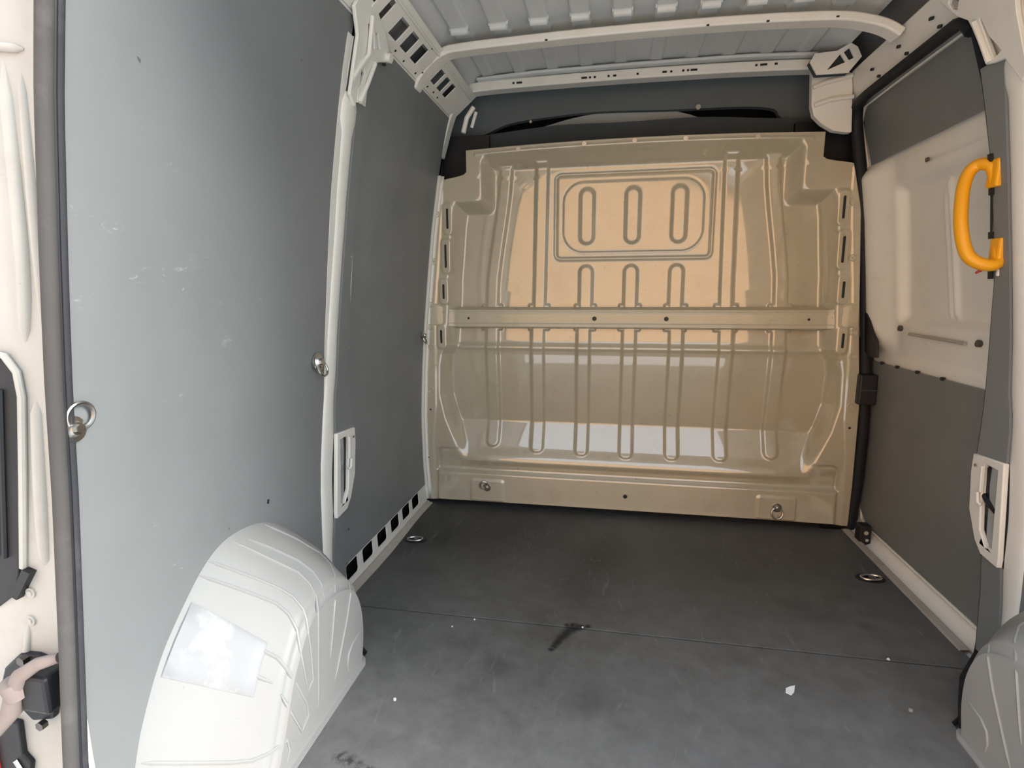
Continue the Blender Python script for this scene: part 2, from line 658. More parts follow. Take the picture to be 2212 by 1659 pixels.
# little slots punched along the front bow
bx = [-.475, -.452, -.20, -.178, -.160, -.108, -.085, .0, .098, .122, .165, .182, .203, .42, .445, .487]
bw = [.004, .011, .011, .004, .004, .004, .006, .004, .008, .004, .004, .004, .012, .004, .012, .005]
for x, w in zip(bx, bw):
    mk('slot', box(x - w, x + w, -.0135, -.0115, 1.751, 1.758), BLACK, ceiling)
for x, y, z in ((-.715, -.402, 1.668), (-.30, -.402, 1.735), (.19, -.402, 1.737), (.36, -.402, 1.734), (.55, -.402, 1.73)):
    mk('slot', box(x - .004, x + .004, y, y + .004, z - .002, z + .002), BLACK, ceiling)

# side rail over the left wall, with the row of square openings
ra, rb = np.array((-.737, 1.650)), np.array((-.650, 1.722))
rn = np.array((rb[1] - ra[1], -(rb[0] - ra[0])))
rn /= np.linalg.norm(rn)


def rail_pt(y, t, d=0.0):
    p = ra + (rb - ra) * t - rn * d
    return (p[0], y, p[1])


holes = []
for c, h, t0, t1 in ((-.85, .040, .18, .80), (-.757, .014, .2, .85), (-.655, .030, .26, .78), (-.572, .028, .26, .78), (-.490, .027, .26, .78),
                     (-.300, .024, .28, .76), (-.233, .023, .28, .76), (-.168, .022, .28, .76)):
    holes.append([(c - h, t0), (c + h, t0), (c + h, t1), (c - h, t1)])
k = -.97
while k > -1.58:
    holes.append([(k - .034, .24), (k + .034, .24), (k + .034, .8), (k - .034, .8)])
    k -= .1
rail_l = mk('side_rail', plate([(REAR, -.08), (0.04, -.08), (.04, 1.12), (REAR, 1.12)], holes, rail_pt, .004), WHITE, ceiling)
mk('rail_liner', plate([(REAR, -.3), (0.04, -.3), (.04, 1.3), (REAR, 1.3)], [], lambda a, b, d: rail_pt(a, b, d + .05), .004), SKIN, rail_l)
mk('rail_lip', join(*[tube([rail_pt(REAR, t, -.001), rail_pt(.02, t, -.001)], .0045, 6) for t in (-.06, .93)]), WHITE, rail_l)
for y, t in ((-.60, .1), (-.53, .08), (-.43, .1), (-.46, .9), (-.31, .1), (-.25, .12), (-.2, .1)):
    mk('hole', cyl(rail_pt(y, t, -.0005), (rn[0], 0, rn[1]), .004, .001, 8), BLACK, rail_l)

# right-hand rail above the sliding door: plain pressed plate
rr = [(.764, 1.606), (.752, 1.621), (.747, 1.640), (.744, 1.660), (.735, 1.703), (.738, 1.708), (.752, 1.710)]
A = np.array([[(x, y, z) for y in np.linspace(REAR, .03, 12)] for x, z in rr])
B = A.copy(); B[..., 0] += .01; B[..., 2] += .008
rail_r = mk('side_rail', slab(A, B, True), WHITE, ceiling, smooth=True, sharp=25)
for y, x, z, a in ((-.515, .7425, 1.657, .010), (-.345, .7425, 1.657, .010), (-.176, .7425, 1.657, .010),
                   (-.545, .7505, 1.624, .009), (-.38, .7505, 1.624, .009), (-.21, .7505, 1.624, .009)):
    mk('slot', tube([(x - .001, y - a, z - .003), (x - .001, y + a, z + .003)], .0045, 8, flat=.5), BLACK, rail_r)
# triangular web beside the corner of the door opening
web = [(.575, 1.722), (.590, 1.748), (.660, 1.752), (.700, 1.774), (.722, 1.760), (.738, 1.728), (.70, 1.68), (.60, 1.68)]
wh = [[(.632, 1.693), (.670, 1.741), (.688, 1.714)], [(.680, 1.745), (.697, 1.758), (.714, 1.726), (.698, 1.719)]]
web_o = mk('rail_web', plate(web, wh, lambda a, b, d: (a, -.095 + d, b), .006), WHITE, ceiling)
mk('web_recess', plate(web, [], lambda a, b, d: (a, -.070 + d, b), .004), DARKT, web_o)
gus = [(.604, 1.728), (.612, 1.60), (.622, 1.566), (.650, 1.538), (.691, 1.512), (.735, 1.504), (.752, 1.504), (.746, 1.60), (.742, 1.66), (.735, 1.70), (.70, 1.72)]
gus_o = mk('corner_gusset', plate(gus, [], lambda a, b, d: (a, -.03 + d, b), .03), WHITE, ceiling, bevel=.008, smooth=True)
mk('gusset_swage', tube([(.61, -.032, 1.66), (.66, -.036, 1.675), (.735, -.036, 1.69)], .008, 8), WHITE, gus_o, smooth=True)
mk('gusset_swage', tube([(.62, -.032, 1.60), (.67, -.036, 1.615), (.745, -.036, 1.62)], .008, 8), WHITE, gus_o, smooth=True)

# ------------------------------------------------------------------ cab seen over the partition
cab = thing('cab_headliner', 'dark grey moulded overhead trim of the cab seen above the partition', 'headliner', (0, .15, 1.55))
low = [(-.80, 1.598), (-.645, 1.618), (-.523, 1.658), (-.326, 1.676), (-.135, 1.683), (.142, 1.674), (.407, 1.669), (.53, 1.655), (.560, 1.625), (.61, 1.600), (.80, 1.585)]
hp = [(-.82, 1.80), (-.82, 1.598)] + [tuple(p) for p in curve(low, 5)[1:]] + [(.82, 1.80)]
mk('roof_lining', plate(hp, [], lambda a, b, d: (a, .15 + d + .10 * (1.8 - b), b), .03), DARKF, cab)
lip = [(-.80, 1.597), (-.645, 1.606), (-.325, 1.630), (-.04, 1.628), (.252, 1.630), (.50, 1.612), (.65, 1.600), (.80, 1.58)]
lp = [tuple(p) for p in curve(lip, 5)] + [(.86, 1.30), (-.86, 1.30)]
mk('shelf_lip', plate(lp, [], lambda a, b, d: (a, .13 + d, b), .03), DARKT, cab, bevel=.004)
cr = curve([(-.40, 1.664), (-.33, 1.690), (-.20, 1.713), (-.03, 1.722), (.12, 1.714), (.20, 1.700), (.272, 1.668), (.10, 1.655), (-.15, 1.655)], 6, True)
mk('moulded_insert', plate([(-.0735 + (p[0] + .0735) * .958, .9426 + (p[1] - .9426) * .958) for p in cr], [], lambda a, b, d: (a, .19 + d, b), .02), CRESC, cab)
mk('recess_back', box(-.8, .8, .36, .38, 1.4, 1.82), BLACK, cab)
mk('cab_dark_sheet', box(-.80, -.60, .10, .12, 1.38, 1.60), BLACK, cab)  # black sheets standing in for the dark of the cab at the notches
mk('cab_dark_sheet', box(.60, .80, .10, .12, 1.38, 1.58), BLACK, cab)
mk('screw', cyl((.245, .148, 1.672), (0, -1, 0), .010, .006, 10), CHROME, cab)
mk('screw', cyl((-.43, .148, 1.655), (0, -1, 0), .006, .006, 10), CHROME, cab)
# bent steel end of the cab roof seen in the left corner
mk('corner_bracket', join(tube([(-.70, .055, 1.60), (-.685, .06, 1.66), (-.655, .06, 1.70)], .010, 8), tube([(-.665, .06, 1.62), (-.645, .06, 1.68)], .007, 8)), WHITE, cab, smooth=True)

# ------------------------------------------------------------------ bulkhead
BH = thing('bulkhead', 'cream pressed-steel partition with vertical ribs closing off the cab', 'partition', (0, 0, 0))


def rbox(x, z, cx, cz, hx, hz, r):
    qx, qz = np.abs(x - cx) - hx + r, np.abs(z - cz) - hz + r
    return np.hypot(np.maximum(qx, 0), np.maximum(qz, 0)) + np.minimum(np.maximum(qx, qz), 0) - r


def bh_half(z):
    e = np.interp(z, [0, .18, .50, .82, 1.24, 1.40], [.882, .884, .880, .850, .818, .781])
    return np.where(z < 1.405, e, np.where(z < 1.43, .781 - (.781 - .682) * ss(1.405, 1.428, z) ** .6, .676))


def bh_h(x, z):
    ax = np.abs(x)
    h = np.zeros_like(x)
    # recessed field
    hw = np.interp(z, [.2, .28, .40, .50, .62, .68, .72, .80, .90, 1.0, 1.1, 1.22, 1.30, 1.34],
                   [.73, .745, .79, .812, .81, .80, .775, .772, .765, .762, .752, .742, .728, .722])
    a = np.minimum(hw - ax, 1.315 - z)
    b = -rbox(x, z, 0, .9, .612, .590, .03)
    k = .03
    hh = np.clip(.5 + .5 * (b - a) / k, 0, 1)
    d = a * (1 - hh) + b * hh + k * hh * (1 - hh)
    depth = np.interp(z, [.205, .372, .378, .69, .74, .80, .95, 1.5], [.003, .080, .0805, .044, .050, .055, .066, .068])
    rec = ss(-.008, .048, d)
    h -= depth * rec
    # lower field leans towards the load
    h += .010 * np.exp(-((z - .712) / .014) ** 2) * ss(.79, .70, ax) * (z < .8)
    # belly and tuck above the plinth
    wx = ss(.80, .58, ax)
    h += .020 * wx * ss(.27, .215, z) * ss(.150, .212, z)
    h -= .016 * (1 - ss(.826, .838, ax)) * ss(.142, .172, z) * ss(.27, .19, z)
    h += (.012 + .012 * np.clip(1 - z / .15, 0, 1)) * (1 - ss(.826, .838, ax)) * ss(.158, .148, z)
    # corner line of the plinth block
    edge = rbox(x, z, 0, .10, .832, .152, .03)
    h -= .006 * np.exp(-(edge / .007) ** 2) * np.maximum(ss(.72, .80, ax), ss(.2, .1, z)) * (z < .262)
    # lashing pads
    for cx in (-.60, .605):
        h += .005 * (1 - ss(-.006, .004, rbox(x, z, cx, .07, .075, .052, .012)))
    # ribs
    rib = np.zeros_like(x)

    def add(dist, amt=.013, e=.013):
        nonlocal rib
        rib = np.maximum(rib, amt * (1 - ss(-e, .003, dist)))
    zz = [.88, .95, 1.007, 1.12, 1.25, 1.35, 1.47]
    xx = [.583, .581, .578, .562, .541, .527, .517]
    xc = np.interp(z, zz, xx)
    add(np.maximum(np.abs(ax - xc) - .030, np.maximum(.86 - z, z - 1.46)))
    xc = np.interp(z, [.88, 1.45], [.378, .368])
    add(np.maximum(np.abs(ax - xc) - .0295, np.maximum(.86 - z, z - 1.47)))
    for cx in (-.183, 0, .181):
        add(rbox(x, z, cx, .93, .0315, .128, .031))
        add(rbox(x, z, cx, 1.251, .0335, .114, .033), .013, .015)
    for cx, zb in ((.583, .262), (.384, .247), (.189, .243), (0, .240)):
        add(rbox(ax if cx else x, z, cx, (zb + .82) / 2, .032, (.82 - zb) / 2, .026 if cx < .5 else .031), .011)
    # crossing feet of the ribs at the rail
    for cx in (.583, .378, .183, 0):
        w = rbox(ax if cx else x, z, cx, .840, .046, .056, .006)
        add(w, .009, .006)
    h += rib
    # window blank: groove, panel and inner step
    w = rbox(x, z, .0, 1.251, .312, .169, .022)
    h -= .007 * np.exp(-(w / .0065) ** 2)
    w = rbox(x, z, -.002, 1.250, .281, .142, .085)
    h += .004 * (1 - ss(-.004, .004, w)) - .003 * np.exp(-(w / .004) ** 2)
    # slotted flange pads down both sides
    for za, zb, cx in ((1.205, 1.295, .758), (1.045, 1.150, .769), (.915, .985, .782), (.725, .79, .797)):
        w = rbox(ax, z, cx, (za + zb) / 2, .015, (zb - za) / 2 + .014, .012)
        h = np.where(w < .012, h + (np.maximum(h, .004) - h) * (1 - ss(.0, .012, w)), h)
    # fixing flange: raised joggle, top lip
    h += .003 * ss(.0, .012, ax - np.interp(z, [0, .3, .45, .9, 1.3], [.848, .842, .826, .815, .775])) * (z < 1.40)
    h += .004 * np.exp(-((z - 1.498) / .006) ** 2) * (ax < .64)
    return h


zs = np.concatenate([np.linspace(.012, 1.40, 400), np.linspace(1.402, 1.436, 16), np.linspace(1.438, 1.517, 30)])
tx = np.linspace(-1, 1, 520)
Zg, Tg = np.meshgrid(zs, tx, indexing='ij')
Xg = Tg * bh_half(Zg)
Hg = bh_h(Xg, Zg)
# crowned top edge and a bottom edge that dips into the corner
Zt = Zg + .016 * (1 - (Xg / .68) ** 2) * ss(1.44, 1.50, Zg) + .014 * ss(.05, .0, Zg) * (np.abs(Xg) < .83)
Pg = np.stack([Xg, -Hg, Zt], -1)
pressing = mk('pressed_panel', grid(Pg), CREAM, BH, smooth=True, sharp=80)
sol = pressing.modifiers.new('sheet', 'SOLIDIFY')
sol.thickness = .0015
sol.offset = -1

# cross rail
xs = np.linspace(-.842, .842, 170)
rows = []
for t in np.linspace(0, 1, 34):
    r = []
    for x in xs:
        ax = abs(x)
        e = float(ss(.735, .83, np.array(ax)))
        zb, zt_ = .792 + .010 * e, .884 + .022 * e
        z = zb + (zt_ - zb) * t
        f = float(ss(0, .10, np.array(t)) * ss(1, .86, np.array(t)))
        face = -.010 + .016 * e
        base = -.048 * (1 - e) + .001
        h = base + (face - base) * f
        h -= .0025 * (math.exp(-((z - .862) / .0035) ** 2) + math.exp(-((z - .812) / .0035) ** 2)) * (1 - e)
        h -= .004 * float(np.exp(-((ax - .742) / .006) ** 2))
        r.append((x, -h, z))
    rows.append(r)
rail = mk('cross_rail', grid(np.array(rows)), BEAMP, BH, smooth=True, sharp=60)
for x, r in ((-.678, .0045), (.676, .0045), (-.143, .009), (.144, .009)):
    mk('rail_hole', cyl((x, .0085, .837), (0, -1, 0), r, .003, 14), BLACK, rail)


def bolt_geo(x, y, z, R=.015):
    return join(tube([(x + R * .8 * math.cos(a), y, z + R * .8 * math.sin(a)) for a in np.linspace(0, 2 * PI, 16, endpoint=False)], .0024, 6, True, up=(0, 1, 0)),
                cyl((x, y + .001, z), (0, -1, 0), R * .45, .006, 6))


b0 = None
for x, z in ((-.806, 1.270), (-.825, 1.077), (-.838, .893), (-.846, .799), (-.846, .712), (-.853, .519),
             (.784, 1.267), (.808, 1.067), (.829, .882), (.834, .790), (.839, .698), (.849, .504)):
    y = -float(bh_h(np.array([x]), np.array([z]))[0]) - .001
    if b0 is None:
        b0 = mk('bolt', bolt_geo(x, y, z), BEAMP, BH, smooth=True)
        bp = (x, y, z)
    else:
        again(b0, 'bolt', BH, (x - bp[0], y - bp[1], z - bp[2]))
t0 = None
for x, z in ((-.458, 1.517), (-.196, 1.524), (-.003, 1.526), (.186, 1.524), (.444, 1.517)):
    z -= .006
    if t0 is None:
        t0 = mk('screw', join(cyl((x, -.004, z), (0, -1, 0), .009, .003, 12), cyl((x, -.007, z), (0, -1, 0), .005, .004, 6)), CHROME, BH)
        tp = (x, z)
    else:
        again(t0, 'screw', BH, (x - tp[0], 0, z - tp[1]))
for x, z, r in ((-.857, .432, .004), (.853, .417, .005), (.003, .084, .009), (-.872, .21, .003)):
    y = -float(bh_h(np.array([x]), np.array([z]))[0])
    mk('hole', cyl((x, y + .001, z), (0, -1, 0), r, .002, 12), BLACK, BH)
mk('hole_rim', tube([(.003 + .014 * math.cos(a), -.0135, .086 + .014 * math.sin(a)) for a in np.linspace(0, 2 * PI, 18, endpoint=False)], .0012, 6, True, up=(0, 1, 0)), CREAM, BH)
for s in (-1, 1):
    for za, zb, cx in ((1.205, 1.295, .758), (1.045, 1.150, .769), (.915, .985, .782), (.725, .79, .797)):
        o = [(s * (cx + .001) + p[0], p[1]) for p in rrect(0, (za + zb) / 2, .0042, (zb - za) / 2 - .004, .004)]
        mk('flange_slot', plate(o, [], lambda a, b, d: (a, -.0065 - d, b), .0012), BLACK, BH)


def eye_bolt(name, c, nrm, label, ring_dir, R=.026, group='lashing rings', dish=.024):
    """zinc lashing eye: round base with a domed bolt and a loose ring"""
    c = np.array(c, float)
    nrm = np.array(nrm, float) / np.linalg.norm(nrm)
    t = thing(name, label, 'lashing ring', tuple(c), group)
    mk('base_plate', join(cyl(c, nrm, dish, .004, 20), cyl(c + nrm * .004, nrm, dish * .7, .008, 20, dish * .5)), CHROME, t, smooth=True)
    mk('bolt_head', cyl(c + nrm * .010, nrm, dish * .36, .008, 6), CHROME, t)
    d = np.array(ring_dir, float)
    d -= nrm * (d @ nrm)
    d /= np.linalg.norm(d)
    w = np.cross(nrm, d)
    cc = c + nrm * .010 + d * R
    pts = [cc + R * (math.cos(a) * d + math.sin(a) * w) + nrm * .004 * math.cos(a) for a in np.linspace(0, 2 * PI, 28, endpoint=False)]
    mk('ring', tube(pts, .0034, 8, True, up=tuple(nrm)), CHROME, t, smooth=True)
    return t


eye_bolt('lashing_ring', (-.600, -.018, .090), (0, -1, 0), 'lashing ring flipped up on the partition plinth, the one nearer the grey wall lining', (-.75, 0, .75), .017, dish=.018)
eye_bolt('lashing_ring', (.607, -.019, .078), (0, -1, 0), 'lashing ring hanging down on the partition plinth, the one nearer the sliding door', (0, 0, -1), .021, dish=.018)
eye_bolt('lashing_ring', (-.873, -1.604, .742), (1, 0, .1), 'large zinc lashing ring on scuffed grey wall beside the rear rubber seal', (0, .5, 1), .020, dish=.020)
eye_bolt('lashing_ring', (-.868, -.905, .757), (1, 0, .1), 'small lashing ring half behind the white wall pillar at mid height', (0, .3, -1), .020, dish=.026)
eye_bolt('lashing_ring', (-.868, -.045, .765), (1, 0, .1), 'lashing ring on the grey wall in the corner against the partition edge', (0, -.3, -1), .018, dish=.016)


def floor_eye(c, label):
    c = np.array(c, float)
    t = thing('floor_lashing_ring', label, 'lashing ring', tuple(c), 'recessed floor lashing rings')
    o = [(.046 * math.cos(a), .030 * math.sin(a)) for a in np.linspace(0, 2 * PI, 24, endpoint=False)]
    mk('cup', plate([(c[0] + a, c[1] + b) for a, b in o], [], lambda a, b, d: (a, b, .0002 + d), .0015), BLACK, t)
    pts = [(c[0] + .030 * math.cos(a), c[1] - .003 + .017 * math.sin(a), .006 + .002 * math.cos(a)) for a in np.linspace(0, 2 * PI, 24, endpoint=False)]
    mk('ring', tube(pts, .004, 8, True), CHROME, t, smooth=True)
    mk('bolt_head', cyl((c[0] + .004, c[1], .002), (0, 0, 1), .011, .006, 8), CHROME, t)


floor_eye((-.800, -.392, 0), 'lashing ring in a black cup sunk in the floor beside the slotted sill')
floor_eye((.797, -.408, 0), 'lashing ring in a black cup sunk in the floor beside the sliding door step')

# ------------------------------------------------------------------ side walls: lining, pillars, sill
PZ = np.concatenate([np.linspace(.09, 1.66, 24)])
e1 = I_([.03, .276, .30, .40, .516, .686, .86, .97, 1.25, 1.46], [-.805, -.760, -.745, -.70, -.698, -.716, -.726, -.736, -.722, -.70])
e2 = I_([.03, .12, .27, .52, .645, .70, .865, 1.185, 1.44, 1.52], [-.866, -.858, -.826, -.803, -.803, -.793, -.788, -.772, -.772, -.775])
e3 = I_([.03, .20, .46, .70, 1.11, 1.35, 1.52], [-.905, -.900, -.882, -.856, -.832, -.834, -.838])


def lining_panel(s, mat, parent, y0, y1, z0, z1):
    return mk('lining_panel', wstrip(s, np.linspace(z0, z1, 24), y0, y1, -.006, .006, 8), mat, parent)


lining_panel(-1, LIN_F, wall_l, lambda z: min(-.715, e1(z) + .003), C_(-.012), .088, 1.655)
lining_panel(-1, LIN_L, wall_l, I_([0, .19, .40, .615, .9], [-1.668, -1.655, -1.63, -1.616, -1.612]), C_(-.84), .02, 1.655)
lining_panel(1, LIN_F, wall_r, C_(-1.605), C_(-.84), .02, 1.655)


def pillar(s, wall):
    root = mk('pillar', wstrip(s, np.linspace(.0, 1.60, 22), C_(-.86), I_([0, .276, .516, 1.6], [-.815, -.77, -.715, -.715]), -.035, .036, 4), WHITE, wall)
    # grey covers on the face towards the door
    for za, zb in ((.520, 1.462), (.03, .272)):
        mk('lining_strip', wstrip(s, np.linspace(za, zb, 22), lambda z: e2(z) - .004, e1, .002, .007, 4), LIN_F, root)
    # rounded white edge
    zz = np.linspace(0, 1.60, 50)
    rows = []
    for z in zz:
        a, b = e2(z), e3(z)
        if 1.37 < z < 1.47:
            k = float(ss(1.37, 1.39, np.array(z)) * ss(1.47, 1.43, np.array(z)))
            b -= .014 * k
            a += .002 * k
        else:
            k = 0
        r = []
        for t, q in ((0, 0.0), (.05, .006), (.2, .010), (.5, .012), (.8, .010), (.95, .006), (1, 0)):
            r.append((s * (XL(z) - q - .006 * k + .004), a + (b - a) * t, z))
        rows.append(r)
    mk('pillar_edge', grid(np.array(rows), flip=(s > 0)), WHITE, root, smooth=True)
    # open box for the latch: frame with an opening, white inner skin and dark gap
    fn = wall_pt(s, .004)
    bo = [(-.812, .530), (-.697, .522), (-.692, .47), (-.695, .42), (-.700, .37), (-.738, .30), (-.765, .275), (-.832, .268), (-.832, .29)]
    bi = [(-.792, .505), (-.748, .508), (-.738, .495), (-.741, .40), (-.752, .335), (-.780, .300), (-.803, .305)]
    fr = mk('latch_frame', plate(bo, [bi], fn, .013), WHITE, root, bevel=.003, smooth=True)
    mk('frame_recess', plate([(a - .002, b) for a, b in bo], [], wall_pt(s, .0015), .002), BLACK, root)
    mk('inner_skin', plate([(-.805, .512), (-.756, .512), (-.752, .46), (-.754, .40), (-.764, .315), (-.778, .285), (-.805, .285)], [], wall_pt(s, .003), .003), SMEAR, root)
    mk('frame_clip', plate([(-.742, .43), (-.737, .43), (-.737, .50), (-.742, .50)], [], wall_pt(s, .012), .010), WHITE, root, bevel=.002)
    mk('frame_clip', tube([fn(-.738, .43, .02), fn(-.745, .405, .022), fn(-.752, .40, .018)], .004, 8), WHITE, root)
    if s > 0:
        mk('cable', tube([fn(-.730, .428, .004), fn(-.755, .412, .006), fn(-.785, .395, .003)], .0065, 8), BLACK, root)
    mk('hole', cyl(fn(-.715, .495, .016), (-s, 0, 0), .004, .002, 8), RUST, root)
    # top bracket
    f2 = wall_pt(s, .010)
    if s < 0:
        br = [(-.842, 1.46), (-.842, 1.60), (-.882, 1.648), (-.870, 1.690), (-.80, 1.690), (-.70, 1.660), (-.655, 1.628), (-.648, 1.604), (-.690, 1.592), (-.738, 1.570),
              (-.762, 1.52), (-.788, 1.455), (-.800, 1.452), (-.803, 1.49), (-.806, 1.44)]
        hs = [[(-.802, 1.640), (-.790, 1.645), (-.762, 1.600), (-.772, 1.592)], [(-.757, 1.640), (-.742, 1.642), (-.716, 1.616), (-.728, 1.610)],
              [(-.794, 1.532), (-.782, 1.545), (-.775, 1.535), (-.790, 1.50), (-.797, 1.50)]]
        b = mk('top_bracket', plate(br, hs, f2, .010), WHITE, root, bevel=.003, smooth=True)
        mk('bracket_recess', plate([(-.835, 1.47), (-.835, 1.66), (-.72, 1.655), (-.70, 1.61), (-.77, 1.51)], [], wall_pt(s, .002), .004), DARKT, b)
        mk('bracket_lip', tube([f2(-.790, 1.455, .012), f2(-.762, 1.515, .016), f2(-.735, 1.572, .014)], .006, 8), WHITE, b, smooth=True)
        mk('bracket_lip', tube([f2(-.838, 1.50, .010), f2(-.800, 1.555, .016), f2(-.785, 1.575, .018), f2(-.800, 1.66, .016)], .006, 8), WHITE, b, smooth=True)
        mk('bracket_lip', tube([f2(-.785, 1.648, .012), f2(-.757, 1.60, .014)], .004, 8), WHITE, b, smooth=True)
        mk('bracket_nut', cyl(f2(-.668, 1.615, 0), (1, 0, -.3), .013, .024, 12), WHITE, b, smooth=True)
        mk('bracket_nut', cyl(f2(-.668, 1.592, .006), (0, 0, 1), .006, .01, 8), BLACK, b, smooth=True)
    else:
        br = [(-.60, 1.66), (-.655, 1.60), (-.690, 1.575), (-.706, 1.540), (-.728, 1.50), (-.738, 1.458), (-.765, 1.452), (-.800, 1.448), (-.845, 1.385), (-.862, 1.40), (-.842, 1.52), (-.85, 1.66)]
        hs = [[(-.727, 1.562), (-.734, 1.560), (-.752, 1.515), (-.790, 1.468), (-.764, 1.462), (-.744, 1.515)], [(-.640, 1.648), (-.672, 1.632), (-.660, 1.612), (-.642, 1.622), (-.632, 1.640)]]
        b = mk('top_bracket', plate(br, hs, f2, .010), WHITE, root, bevel=.003, smooth=True)
        mk('bracket_recess', plate([(-.62, 1.655), (-.68, 1.60), (-.725, 1.56), (-.755, 1.462), (-.80, 1.455), (-.80, 1.62), (-.72, 1.66)], [], wall_pt(s, -.006), .004), SKIN, b)
        mk('bracket_lip', tube([f2(-.712, 1.560, .012), f2(-.735, 1.515, .015), f2(-.752, 1.458, .012)], .006, 8), WHITE, b, smooth=True)
        mk('bracket_slot', plate([(-.728, 1.562), (-.736, 1.562), (-.752, 1.53), (-.764, 1.50), (-.752, 1.50), (-.740, 1.53)], [], wall_pt(s, .004), .006), BLACK, b)
    return root


pil_l = pillar(-1, wall_l)
pil_r = pillar(1, wall_r)

# nail heads and black nicks on the linings
for y, z in ((-.735, .78), (-.738, .60), (-.755, .20), (-.79, .10), (-.745, 1.05)):
    mk('nail_head', cyl(wall_pt(-1, .009)(y, z), (1, 0, 0), .0035, .002, 8), CHROME, wall_l)
mk('nick', tube([wall_pt(-1)(-.735, 1.335, .001), wall_pt(-1)(-.742, 1.31, .001)], .003, 6), BLACK, wall_l)
mk('nick', tube([wall_pt(-1)(-1.32, .352, .001), wall_pt(-1)(-1.325, .340, .001)], .004, 6), BLACK, wall_l)
mk('nick', tube([wall_pt(-1)(-1.13, .445, .001), wall_pt(-1)(-1.132, .435, .001)], .003, 6), BLACK, wall_l)
# white body edge at the foot of the rear lining
mk('body_plate', plate([(-1.650, .02), (-1.632, .02), (-1.629, .20), (-1.629, .262), (-1.634, .295), (-1.645, .315)], [], wall_pt(-1, -.004), .006), WHITE, wall_l, bevel=.002)
mk('plate_hole', plate([(-1.643, .252), (-1.637, .258), (-1.6365, .266), (-1.642, .260)], [], wall_pt(-1, .0022), .001), BLACK, wall_l)

# slotted sill along the foot of the left wall
sill = thing('slotted_sill', 'white steel sill with a row of black square openings between floor and grey wall', 'sill', (-.885, -.4, 0))
hz = []
for y in (-.155, -.265, -.382, -.505, -.625, -.742):
    hz.append(rrect(y, .059, .041, .0265, .010, 3))
sl = mk('sill_face', plate([(-.90, .002), (-.02, .002), (-.02, .087), (-.90, .087)], hz, wall_pt(-1, -.003), .004), WHITE, sill)
mk('sill_cavity', plate([(-.90, -.02), (-.02, -.02), (-.02, .10), (-.90, .10)], [], wall_pt(-1, -.05), .004), BLACK, sill)
tr = [(-.892, .010), (-.872, .012), (-.866, .006), (-.856, .0045), (-.852, .0005)]
A = np.array([[(x - .002 + .004 * math.sin(9 * y), y, z) for y in np.linspace(-.86, -.02, 8)] for x, z in tr])
B = A.copy(); B[..., 2] -= .0045
mk('edge_strip', slab(A, B), ALU, sill, smooth=True)
# painted seam down the corner of the partition
A = np.array([[(-(XL(z) - .003 - q[0]), q[1], z) for q in ((-.004, -.024), (.006, -.022), (.008, -.006), (.018, -.003))] for z in np.linspace(.02, 1.42, 30)])
cs = mk('corner_seam', grid(A), WHITE, wall_l, smooth=True)
cs.modifiers.new('sheet', 'SOLIDIFY').thickness = .002
for z in (.10, .21, .44, .62):
    mk('nail_head', cyl((-(float(XL(z)) - .004), -.016, z), (1, -.2, 0), .003, .004, 8), DARKSTEEL, wall_l)

# ------------------------------------------------------------------ sliding door
SD = thing('sliding_door', 'closed sliding door with grey lining boards and a white pressed window blank', 'door', (.93, -.35, 0))
dz = np.linspace(-.03, 1.61, 230)
dy = np.linspace(.075, -.77, 150)
Zg, Yg = np.meshgrid(dz, dy, indexing='ij')
off = -.048 * np.ones_like(Zg)
w = rbox(Yg, Zg, -.46, 1.066, .332, .236, .035)
off -= .030 * (1 - ss(-.030, .004, w))
w2 = rbox(Yg, Zg, -.40, 1.06, .42, .345, .02)
off -= .010 * (1 - ss(-.006, .010, w2))
off += .052 * ss(-.145, -.01, Yg) * ss(.70, .78, Zg) * ss(1.42, 1.34, Zg)
yl = np.interp(Zg, [.84, 1.30], [-.424, -.383])
inside = (1 - ss(-.05, -.02, w))
off += .012 * np.exp(-((Yg - yl) / .010) ** 2) * inside + .007 * np.exp(-((Yg - yl - .035) / .006) ** 2) * inside * ss(1.25, 1.2, Zg)
off += .006 * np.exp(-((Zg - 1.325) / .008) ** 2) * ss(-.30, -.38, Yg)
Xg = XL(Zg) - off
mk('inner_panel', grid(np.stack([Xg, Yg, Zg], -1), flip=False), WHITE, SD, smooth=True, sharp=80)


def door_board(name, poly_rows, off, th, mat):
    A = np.array([[(XL(z) - off - th, y, z) for y in np.linspace(a, b, 8)] for z, a, b in poly_rows])
    B = A.copy(); B[..., 0] += th
    return mk(name, slab(A, B, flip=True), mat, SD, bevel=.0015)


up_rows = []
for t in np.linspace(0, 1, 14):
    z = 1.392 + (1.588 - 1.392) * t
    y0 = -.008 + .028 * t if t < .8 else .014 - .05 * ((t - .8) / .2) ** 2
    up_rows.append((z, -.72, y0))
door_board('upper_lining', up_rows, -.046, .006, LIN_D)
door_board('lower_lining', [(z, -.76, -.005 + .05 * min(1, max(0, (z - .05) / .1)) * 1 - (.05 if z < .06 else 0)) for z in np.linspace(.045, .680, 16)], -.046, .006, LIN_D)
mk('lining_trim', tube([(XL(1.385) + .045, .04, 1.20), (XL(1.40) + .042, .02, 1.40), (XL(1.55) + .041, .03, 1.55), (XL(1.59) + .041, -.01, 1.592), (XL(1.595) + .041, -.30, 1.596), (XL(1.595) + .041, -.68, 1.594)], .0045, 8), WHITE, SD, smooth=True)
mk('lining_trim', tube([(.935, .047, .67), (.941, .047, .40), (.938, .045, .12), (.932, .0, .046), (.930, -.08, .036), (.928, -.40, .036), (.927, -.76, .036)], .005, 8), WHITE, SD, smooth=True)
